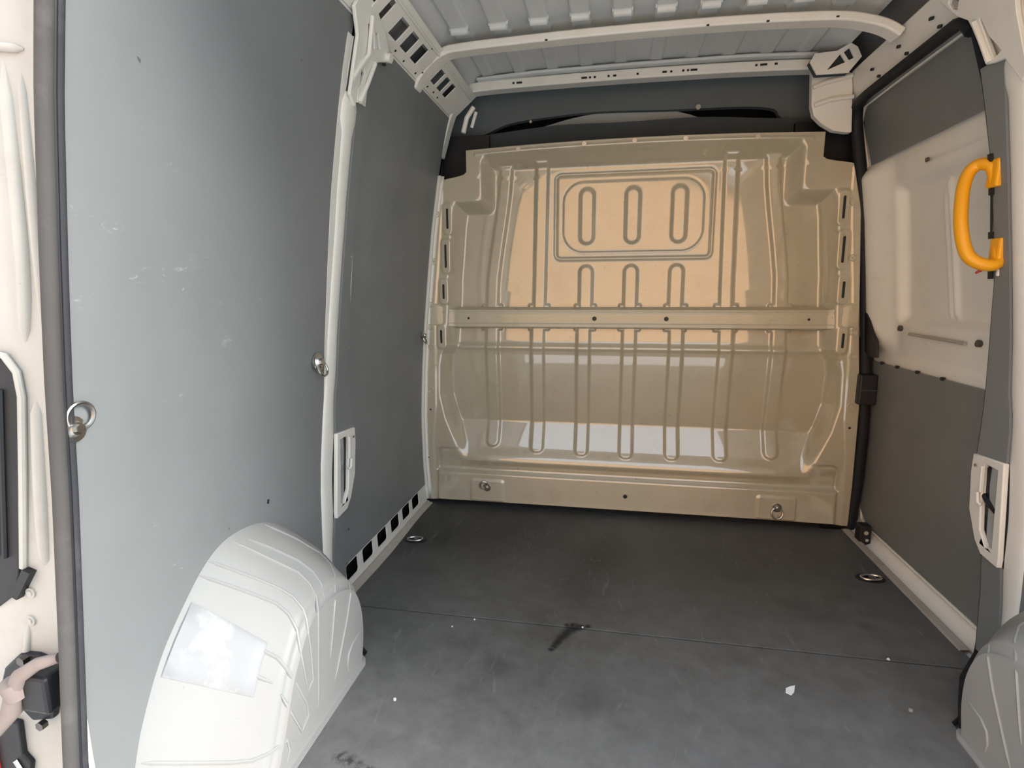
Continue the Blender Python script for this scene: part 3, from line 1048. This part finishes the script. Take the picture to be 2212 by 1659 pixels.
for y in (-.06, -.17, -.30, -.44):
    mk('board_clip', box(XL(.68) + .035, XL(.68) + .043, y - .006, y + .006, .676, .686), BLACK, SD)
for y, z in ((-.155, .815), (-.575, .80)):
    mk('screw', cyl((XL(z) + .058, y, z), (-1, 0, .1), .010, .010, 10), DARKSTEEL, SD)
mk('panel_rod', tube([(XL(.80) + .05, -.22, .80), (XL(.80) + .05, -.52, .795)], .0045, 8), ALU, SD)
for y, z, w in ((-.345, 1.335, .010),):
    mk('scuff_pad', plate(rrect(y, z, w, .006, .003, 2), [], wall_pt(1, -.05), .002), DARKSTEEL, SD)
# step well below the door
mk('step_cover', slab(np.array([[(x, y, z) for y in (.04, -.80)] for x, z in ((.868, -.019), (.884, -.012), (.912, .004), (.930, .028), (.934, .05))]),
                      np.array([[(x + .004, y, z - .01) for y in (.04, -.80)] for x, z in ((.868, -.019), (.884, -.012), (.912, .004), (.930, .028), (.934, .05))]), True), WHITE, SD, smooth=True)

strip = mk('door_sill_strip', slab(np.array([[(x, y, z) for y in np.linspace(-.02, -.775, 6)] for x, z in ((.858, .0005), (.860, .006), (.880, .008), (.888, .002), (.889, -.014))]),
                                   np.array([[(x, y, z - .003) for y in np.linspace(-.02, -.775, 6)] for x, z in ((.858, .0005), (.860, .006), (.880, .008), (.888, .002), (.889, -.014))]), True), ALU)
tag(strip, 'worn pale edging strip along the dark floor at the sliding door step', 'sill strip')

# black rubber round the door opening
seal = thing('door_opening_seal', 'black rubber seal running round the sliding door opening', 'rubber seal', (.88, -.3, 0))
fr_ = [(float(XL(z)) + .012, .008, z) for z in np.linspace(.0, 1.50, 22)]
co = [(float(XL(1.55)) + .010, .000, 1.55), (float(XL(1.59)) + .010, -.022, 1.587), (float(XL(1.60)) + .010, -.060, 1.600), (float(XL(1.602)) + .010, -.11, 1.603)]
tp_ = [(float(XL(1.603)) + .010, y, 1.603) for y in np.linspace(-.15, -.60, 8)]
co2 = [(float(XL(1.59)) + .006, -.645, 1.590), (float(XL(1.56)) + .004, -.668, 1.56)]
mk('seal_lip', tube(fr_ + co + tp_ + co2, .021, 10, flat=.75), RUBB, seal, smooth=True)
rear = [(float(XL(1.56)) + .004, -.668, 1.56), (float(XL(1.5)), -.686, 1.50)] + [(float(XL(z)) + .002, e1(z) + .006, z) for z in np.linspace(1.44, .0, 34)]
mk('rear_lip', tube(rear, .0075, 8), RUBB, seal, smooth=True)
mk('foot', tube([(.885, -.80, .012), (.80, -.90, .008), (.742, -1.0, .008), (.700, -1.075, .006)], [.009, .010, .010, .008], 8), RUBB, seal, smooth=True)
mk('gap_cover', box(.80, .93, .030, .036, -.02, 1.58), BLACK, seal)
buf = thing('door_buffer', 'black rubber buffer block on the seal beside the grey door lining', 'buffer', (.885, -.03, .5))
mk('block', box(.862, .925, -.032, .004, .515, .632), BLACK, buf, bevel=.006)
mk('groove', box(.861, .926, -.0335, -.030, .570, .574), DARKT, buf)
br_ = thing('door_guide', 'black guide bracket on the seal below the white window blank', 'guide', (.88, -.06, .7))
mk('plate', plate([(.005, .87), (-.02, .86), (-.06, .80), (-.098, .765), (-.10, .705), (-.05, .70), (.005, .72)], [], wall_pt(1, -.012), .010), BLACK, br_, bevel=.003)
lt = thing('door_catch', 'small black and chrome catch at the foot of the sliding door seal', 'catch', (.89, -.1, .02))
mk('catch_body', box(.872, .912, -.135, -.090, -.005, .070), BLACK, lt, bevel=.004)
mk('catch_pin', cyl((.888, -.135, .048), (0, -1, 0), .008, .012, 10), CHROME, lt)
mk('catch_pin', cyl((.893, -.135, .020), (0, -1, 0), .006, .012, 10), CHROME, lt)

# ------------------------------------------------------------------ yellow grab handle on the right pillar
GH = thing('grab_handle', 'bright yellow plastic grab handle on the grey pillar beside the sliding door', 'handle', (.83, -.73, 1.0))
hpth = curve([(.822, -.733, 1.190), (.818, -.726, 1.222), (.812, -.718, 1.240), (.800, -.695, 1.2475), (.785, -.686, 1.232), (.772, -.694, 1.195), (.764, -.709, 1.150), (.760, -.724, 1.105),
              (.764, -.738, 1.055), (.776, -.745, 1.024), (.797, -.752, 1.008), (.822, -.754, 1.004), (.836, -.750, 1.014), (.838, -.743, 1.036), (.842, -.740, 1.062)], 6)
mk('grip', tube(hpth, .0160, 12, flat=.9), YELL, GH, smooth=True)
mk('mount', box(.806, .836, -.754, -.714, 1.186, 1.252), YELL, GH, bevel=.005)
mk('mount', box(.826, .856, -.764, -.726, .998, 1.068), YELL, GH, bevel=.005)
for z0, z1 in ((1.246, 1.264), (1.170, 1.186), (1.068, 1.084), (.972, .998)):
    mk('mount_gap', plate([(-.720, z0), (-.732, z0), (-.732, z1), (-.720, z1)], [], wall_pt(1, .009), .006), BLACK, GH)
mk('gap_line', plate([(-.722, 1.08), (-.727, 1.08), (-.727, 1.18), (-.722, 1.18)], [], wall_pt(1, .009), .003), BLACK, GH)
mk('screw_cap', box(.838, .852, -.752, -.742, .978, 1.0), WHITE, GH, bevel=.003)
tg = mk('tag', tube([(.830, -.752, 1.002), (.812, -.745, .996), (.796, -.742, .986)], [.002, .003, .003], 6), RED, GH)

# ------------------------------------------------------------------ wheel arches
AO = [(-.80, 0), (-.825, .09), (-.885, .185), (-1.02, .31), (-1.13, .39), (-1.24, .418), (-1.33, .402), (-1.43, .325), (-1.50, .245), (-1.57, .115), (-1.60, 0)]
AI = [(-1.085, 0), (-1.068, .08), (-1.072, .16), (-1.105, .230), (-1.17, .270), (-1.258, .283), (-1.324, .268), (-1.385, .20), (-1.415, .145), (-1.45, .07), (-1.49, 0)]
NU = 12
CO, CI = curve(AO, NU), curve(AI, NU)
ACY, XI = -1.27, .700


def arch_rows():
    rows = []
    for t in np.linspace(0, 1, 18):
        g = t ** 1.12
        P = CO * (1 - g) + CI * g
        rows.append((.905 + (XI - .905) * t, P))
    c = np.array((ACY, 0.0))
    for a in np.linspace(0, PI / 2, 6)[1:]:
        k = 1 - .075 * math.sin(a)
        rows.append((XI - .016 * (1 - math.cos(a)), c + (CI - c) * k))
    for k in (.7, .4, .1, 0):
        rows.append((XI - .017, c + (CI - c) * k))
    return rows


def arch_grid(s):
    return np.array([[(s * x, p[0], p[1]) for p in P] for x, P in arch_rows()])


RIDGES = [
    [(-0.8872, -1.16, 0.3934), (-0.8677, -1.1499, 0.3782), (-0.8499, -1.1366, 0.3612), (-0.8348, -1.1187, 0.3416), (-0.8137, -1.1029, 0.3167), (-0.8002, -1.0732, 0.2839), (-0.754, -1.1024, 0.2725), (-0.7121, -1.1564, 0.2736), (-0.6948, -1.1904, 0.2597), (-0.6837, -1.2134, 0.2404), (-0.6832, -1.2232, 0.2108), (-0.683, -1.2327, 0.1811), (-0.683, -1.2414, 0.1531), (-0.683, -1.25, 0.1253)],
    [(-0.6997, -1.1125, 0.2338), (-0.6839, -1.1387, 0.2207), (-0.6834, -1.152, 0.1951), (-0.683, -1.1651, 0.1698), (-0.683, -1.1821, 0.1433), (-0.683, -1.1988, 0.1173), (-0.683, -1.2113, 0.098), (-0.683, -1.2237, 0.0789), (-0.683, -1.2358, 0.06)],
    [(-0.8832, -1.2792, 0.4064), (-0.8596, -1.2734, 0.3929), (-0.8366, -1.2665, 0.3787), (-0.8136, -1.2594, 0.3636), (-0.7908, -1.2516, 0.3479), (-0.7726, -1.245, 0.335), (-0.7545, -1.238, 0.3218), (-0.725, -1.2441, 0.301), (-0.6997, -1.2603, 0.2804), (-0.684, -1.2836, 0.2602), (-0.6836, -1.2873, 0.235), (-0.6832, -1.291, 0.2097), (-0.683, -1.2945, 0.1842), (-0.683, -1.2976, 0.1579), (-0.683, -1.3008, 0.1314), (-0.683, -1.304, 0.1049), (-0.683, -1.3072, 0.0783), (-0.683, -1.3104, 0.0517)],
    [(-0.8687, -1.2467, 0.3987), (-0.8451, -1.2368, 0.3835), (-0.8222, -1.2256, 0.3675), (-0.7981, -1.2156, 0.35), (-0.7743, -1.2045, 0.3317), (-0.7398, -1.2047, 0.3073), (-0.7096, -1.2216, 0.2879), (-0.692, -1.2418, 0.2645)],
    [(-0.9005, -1.3416, 0.3934), (-0.874, -1.3363, 0.382), (-0.8485, -1.3297, 0.3697), (-0.8306, -1.3248, 0.3605), (-0.8127, -1.3196, 0.3512), (-0.795, -1.3141, 0.3416), (-0.7769, -1.3091, 0.331), (-0.7589, -1.3037, 0.3202), (-0.7295, -1.2995, 0.3005), (-0.7043, -1.3068, 0.2799), (-0.696, -1.3106, 0.261), (-0.6839, -1.3259, 0.2393), (-0.6834, -1.3233, 0.2044), (-0.6831, -1.3237, 0.1799), (-0.683, -1.3238, 0.1549), (-0.683, -1.3237, 0.1297), (-0.683, -1.3428, 0.1164)],
    [(-0.8928, -1.3672, 0.3722), (-0.873, -1.3625, 0.3636), (-0.8535, -1.3573, 0.3547), (-0.834, -1.3519, 0.3456), (-0.8119, -1.3459, 0.3346), (-0.7898, -1.3397, 0.3234), (-0.7704, -1.3345, 0.313), (-0.751, -1.3292, 0.3024), (-0.723, -1.3299, 0.2812), (-0.7007, -1.3397, 0.2556), (-0.6935, -1.3458, 0.2289), (-0.6839, -1.3557, 0.2053), (-0.6835, -1.352, 0.1766), (-0.6831, -1.3483, 0.1474), (-0.683, -1.3439, 0.1173)],
    [(-0.8871, -1.4391, 0.3053), (-0.8694, -1.4333, 0.2981), (-0.852, -1.4271, 0.2906), (-0.8343, -1.421, 0.2823), (-0.8167, -1.4148, 0.2739), (-0.799, -1.4084, 0.2653), (-0.7809, -1.4024, 0.2558), (-0.7627, -1.3963, 0.2462), (-0.7443, -1.3901, 0.2366), (-0.7182, -1.3839, 0.2195), (-0.6999, -1.3848, 0.1994), (-0.6837, -1.3792, 0.158), (-0.683, -1.3526, 0.0963), (-0.683, -1.3504, 0.0643), (-0.683, -1.3761, 0.051), (-0.6837, -1.4019, 0.1117), (-0.6917, -1.4055, 0.1359), (-0.7002, -1.4083, 0.1592)],
    [(-0.883, -1.4663, 0.2731), (-0.8617, -1.4606, 0.2617), (-0.8445, -1.4549, 0.253), (-0.8274, -1.449, 0.2441), (-0.8102, -1.4428, 0.235), (-0.7907, -1.4352, 0.2251), (-0.771, -1.4274, 0.215), (-0.7511, -1.4195, 0.2047), (-0.7335, -1.4138, 0.1932), (-0.7159, -1.408, 0.1814)],
    [(-0.6835, -1.1047, 0.0938), (-0.683, -1.1454, 0.0887), (-0.683, -1.1651, 0.0767), (-0.683, -1.1724, 0.0562), (-0.683, -1.1686, 0.0319)],
    [(-0.8807, -1.5572, 0.1152), (-0.8662, -1.5501, 0.1109), (-0.8517, -1.5429, 0.1064), (-0.8372, -1.5354, 0.1016), (-0.8227, -1.5277, 0.0967), (-0.8062, -1.5187, 0.0911), (-0.7895, -1.5095, 0.0854), (-0.7727, -1.5001, 0.0794), (-0.7556, -1.4905, 0.0734), (-0.741, -1.4815, 0.0695), (-0.7261, -1.4724, 0.0655), (-0.7044, -1.4549, 0.0672), (-0.6946, -1.4388, 0.0687), (-0.6838, -1.4233, 0.0714), (-0.6834, -1.4187, 0.0474), (-0.6834, -1.4292, 0.0284)],
]


def wheel_arch(s, label):
    t = thing('wheel_arch', label, 'wheel arch', (s * .8, -1.2, 0), 'wheel arches')
    body = mk('arch_cover', grid(arch_grid(s), flip=(s > 0)), ARCHP, t, smooth=True, sharp=60)
    for r in RIDGES:
        P = [(-s * p[0], p[1], p[2]) for p in r]
        mk('ridge', tube(P, [.0012] + [.0034] * (len(P) - 2) + [.0012], 6), ARCHP, body, smooth=True)
    # foot flange lying on the floor
    fl = [(-.80, .905), (-.90, .872), (-1.0, .800), (-1.085, .700), (-1.10, .690), (-1.49, .690), (-1.60, .80)]
    A = np.array([[(s * x, y, .006), (s * (x - .016), y + (.006 if y > -1.09 else 0), .0035)] for y, x in fl])
    B = A.copy(); B[..., 2] = .0002
    mk('foot_flange', slab(A, B, flip=(s > 0)), ARCHP, t)
    return t


wa_l = wheel_arch(-1, 'white ribbed wheel arch with a chalky paint smear in front of the scuffed grey wall')
wa_r = wheel_arch(1, 'white ribbed wheel arch cut off beside the sliding door pillar')
# raised chalky pad on the rear face of the near arch
rows = arch_rows()[:15]
U = np.linspace(0, 1, len(CO))


def arch_pt(t, u, lift):
    g = t ** 1.12
    P = CO * (1 - g) + CI * g
    p = np.array((np.interp(u, U, P[:, 0]), np.interp(u, U, P[:, 1])))
    q = p - np.array((ACY, .02))
    q /= np.linalg.norm(q)
    p = p + q * lift
    return (-(.905 + (XI - .905) * t) + lift * .4, p[0], p[1])


A = np.array([[arch_pt(t, u, .0045 - .0035 * (t in (.10, .80) or u in (.675, .80))) for u in (.675, .682, .71, .74, .77, .792, .80)] for t in (.10, .115, .25, .4, .55, .68, .78, .80)])
B = np.array([[arch_pt(t, u, -.004) for u in (.675, .682, .71, .74, .77, .792, .80)] for t in (.10, .115, .25, .4, .55, .68, .78, .80)])
mk('raised_pad', slab(A, B), SMEAR, wa_l, smooth=True)

# ------------------------------------------------------------------ rear corner post: body edge, lamp, check strap, seal
RP = thing('rear_corner_post', 'white painted rear corner post beside the grey rubber seal', 'body post', (-1.0, -1.6, 0))


def ypl(y0):
    return lambda a, b, d=0.0: (a, y0 - d, b)


post = [(-1.30, .0)] + [(-1.30, z) for z in (.5, 1.0, 1.6)] + [(-(float(XL(z)) + .02), z) for z in (1.6, 1.4, 1.2, 1.0, .8, .6, .4, .2, 0)]
lampo = [(-1.25, .85), (-1.0, .85), (-.978, .846), (-.962, .825), (-.961, .79), (-.985, .66), (-1.017, .495), (-1.03, .456), (-1.075, .425), (-1.25, .40)]
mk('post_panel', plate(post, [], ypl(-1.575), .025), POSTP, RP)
lh = mk('lamp_recess', plate(lampo, [], ypl(-1.598), .006), BLACK, RP, bevel=.003)
for x in (-.992, -1.012, -1.035):
    mk('recess_rib', tube([(x, -1.606, .80), (x - .045, -1.606, .52)], .004, 6), BLACK, lh)
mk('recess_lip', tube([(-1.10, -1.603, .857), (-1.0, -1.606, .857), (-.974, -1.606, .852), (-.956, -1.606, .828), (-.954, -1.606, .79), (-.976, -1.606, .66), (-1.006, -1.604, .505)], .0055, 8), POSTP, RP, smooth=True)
mk('latch_tip', plate([(-.985, .500), (-1.0, .505), (-1.03, .455), (-1.02, .450)], [], ypl(-1.60), .012), BLACK, RP)
for x, z in ((-1.003, .459), (-1.012, .408)):
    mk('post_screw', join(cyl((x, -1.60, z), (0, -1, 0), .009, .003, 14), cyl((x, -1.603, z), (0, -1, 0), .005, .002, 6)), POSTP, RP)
for pth, r in (([(-1.05, -1.598, 1.28), (-.93, -1.603, 1.279), (-.868, -1.600, 1.272)], .006), ([(-.905, -1.598, 1.27), (-.918, -1.602, 1.0), (-.94, -1.598, .87)], .010),
               ([(-.878, -1.596, 1.26), (-.890, -1.600, 1.05), (-.905, -1.596, .85)], .008), ([(-1.02, -1.598, .40), (-1.035, -1.602, .33), (-1.05, -1.598, .26)], .006),
               ([(-.935, -1.594, .80), (-.955, -1.598, .62), (-.97, -1.594, .5)], .012)):
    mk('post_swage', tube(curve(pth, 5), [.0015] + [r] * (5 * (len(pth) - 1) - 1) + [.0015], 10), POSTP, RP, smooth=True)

DC = thing('door_check', 'black and grimy brown door check hinge on the white rear corner post', 'door check', (-1.03, -1.6, .28))
mk('bracket', plate([(-.972, .345), (-1.000, .352), (-1.035, .350), (-1.070, .320), (-1.085, .285), (-1.075, .27), (-1.03, .225), (-.985, .235), (-.975, .27)], [], ypl(-1.60), .012), BLACK, DC, bevel=.004)
mk('block', box(-.985, -.932, -1.655, -1.612, .285, .350), BLACK, DC, bevel=.006)
mk('arm', tube([(-.915, -1.640, .380), (-.945, -1.650, .372), (-.975, -1.655, .352), (-.992, -1.655, .322), (-1.002, -1.655, .288), (-1.035, -1.660, .250), (-1.10, -1.67, .19)], [.008, .010, .012, .013, .015, .0125, .011], 12), RUST, DC, smooth=True)
mk('pivot', cyl((-.990, -1.652, .312), (-.1, -.2, 1), .017, .030, 14), RUST, DC, smooth=True)
for x, z in ((-.980, .335), (-.978, .262), (-1.003, .226), (-1.02, .345)):
    mk('nut', cyl((x, -1.612, z), (0, -1, 0), .008, .010, 6), DARKSTEEL, DC)

LB = thing('latch_housing', 'black latch housing below the door check at the foot of the rear post', 'latch', (-1.1, -1.6, .05))
mk('housing', plate([(-1.30, .216), (-1.10, .216), (-1.063, .214), (-1.066, .150), (-1.052, .135), (-1.060, .105), (-1.075, .0), (-1.30, 0)], [], ypl(-1.60), .010), BLACK, LB, bevel=.003)
mk('slot_edge', tube([(-1.080, -1.612, .140), (-1.068, -1.612, .118)], .004, 6), CHROME, LB)
tl = mk('tail_lamp', box(-1.30, -1.118, -1.616, -1.60, .0, .17), RED, loc=(-1.2, -1.6, 0))
tag(tl, 'sliver of red tail lamp at the edge beside the black latch housing', 'lamp')

RS = thing('rear_door_seal', 'weathered grey rubber door seal running up beside the scuffed grey wall', 'rubber seal', (-.88, -1.63, 0))
zz = np.linspace(-.02, 1.70, 40)
SY = I_([0, .19, .40, .615, .9, 1.35], [-.052, -.037, -.013, 0, .004, .012])


def seal_geo(prof):
    return slab(np.array([[(-(XL(z) - q[0]), q[1], z) for q in prof] for z in zz]), np.array([[(-(XL(z) - q[0]) - .008, q[1] + .004, z) for q in prof] for z in zz]))


mk('bulb', tube([(-(float(XL(z)) - .000), -1.6285 + SY(z), z) for z in zz], .0105, 14), SEALG, RS, smooth=True)
mk('lip', tube([(-(float(XL(z)) - .000), -1.6105 + SY(z), z) for z in zz], .0080, 10), SEALD, RS, smooth=True)
mk('groove', tube([(-(float(XL(z)) - .0045), -1.6188 + SY(z), z) for z in zz], .0035, 8), BLACK, RS, smooth=True)

# ------------------------------------------------------------------ bits lying on the floor
ps = [(.357, -1.020), (.368, -1.026), (.378, -1.014), (.386, -.992), (.374, -.996), (.362, -1.004)]
pap = mk('paper_scrap', plate(ps, [], lambda a, b, d: (a, b, .0005 + d + .012 * abs(a - .366) + .15 * max(0, b + 1.0) ** 1), .0012), PAPER)
tag(pap, 'torn white paper scrap lying on the dark floor, the largest scrap', 'paper scrap')
for x, y, r, lab in ((-.552, -1.203, .007, 'tiny pale crumb on the floor near the foot of the smeared wheel arch'),
                     (.656, -.846, .006, 'tiny pale crumb in the floor joint near the sliding door'),
                     (-.132, -.845, .005, 'tiny pale crumb in the floor joint beside the black stain'),
                     (.62, -1.03, .007, 'dull grey crumb on the floor beside the cut-off wheel arch'),
                     (-.50, -.905, .004, 'tiny pale crumb on the floor behind the smeared wheel arch'),
                     (-.445, -.862, .005, 'flat pale crumb on the open end of the floor joint')):
    pts = [(x + .75 * r * random.uniform(.6, 1) * math.cos(a), y + .75 * r * random.uniform(.6, 1) * math.sin(a)) for a in np.linspace(0, 2 * PI, 7, endpoint=False)]
    c = mk('crumb', plate(pts, [], lambda a, b, d: (a, b, .0003 + d), r * .5), PAPER if 'dull' not in lab else ALU)
    tag(c, lab, 'crumb', 'crumbs on the floor')
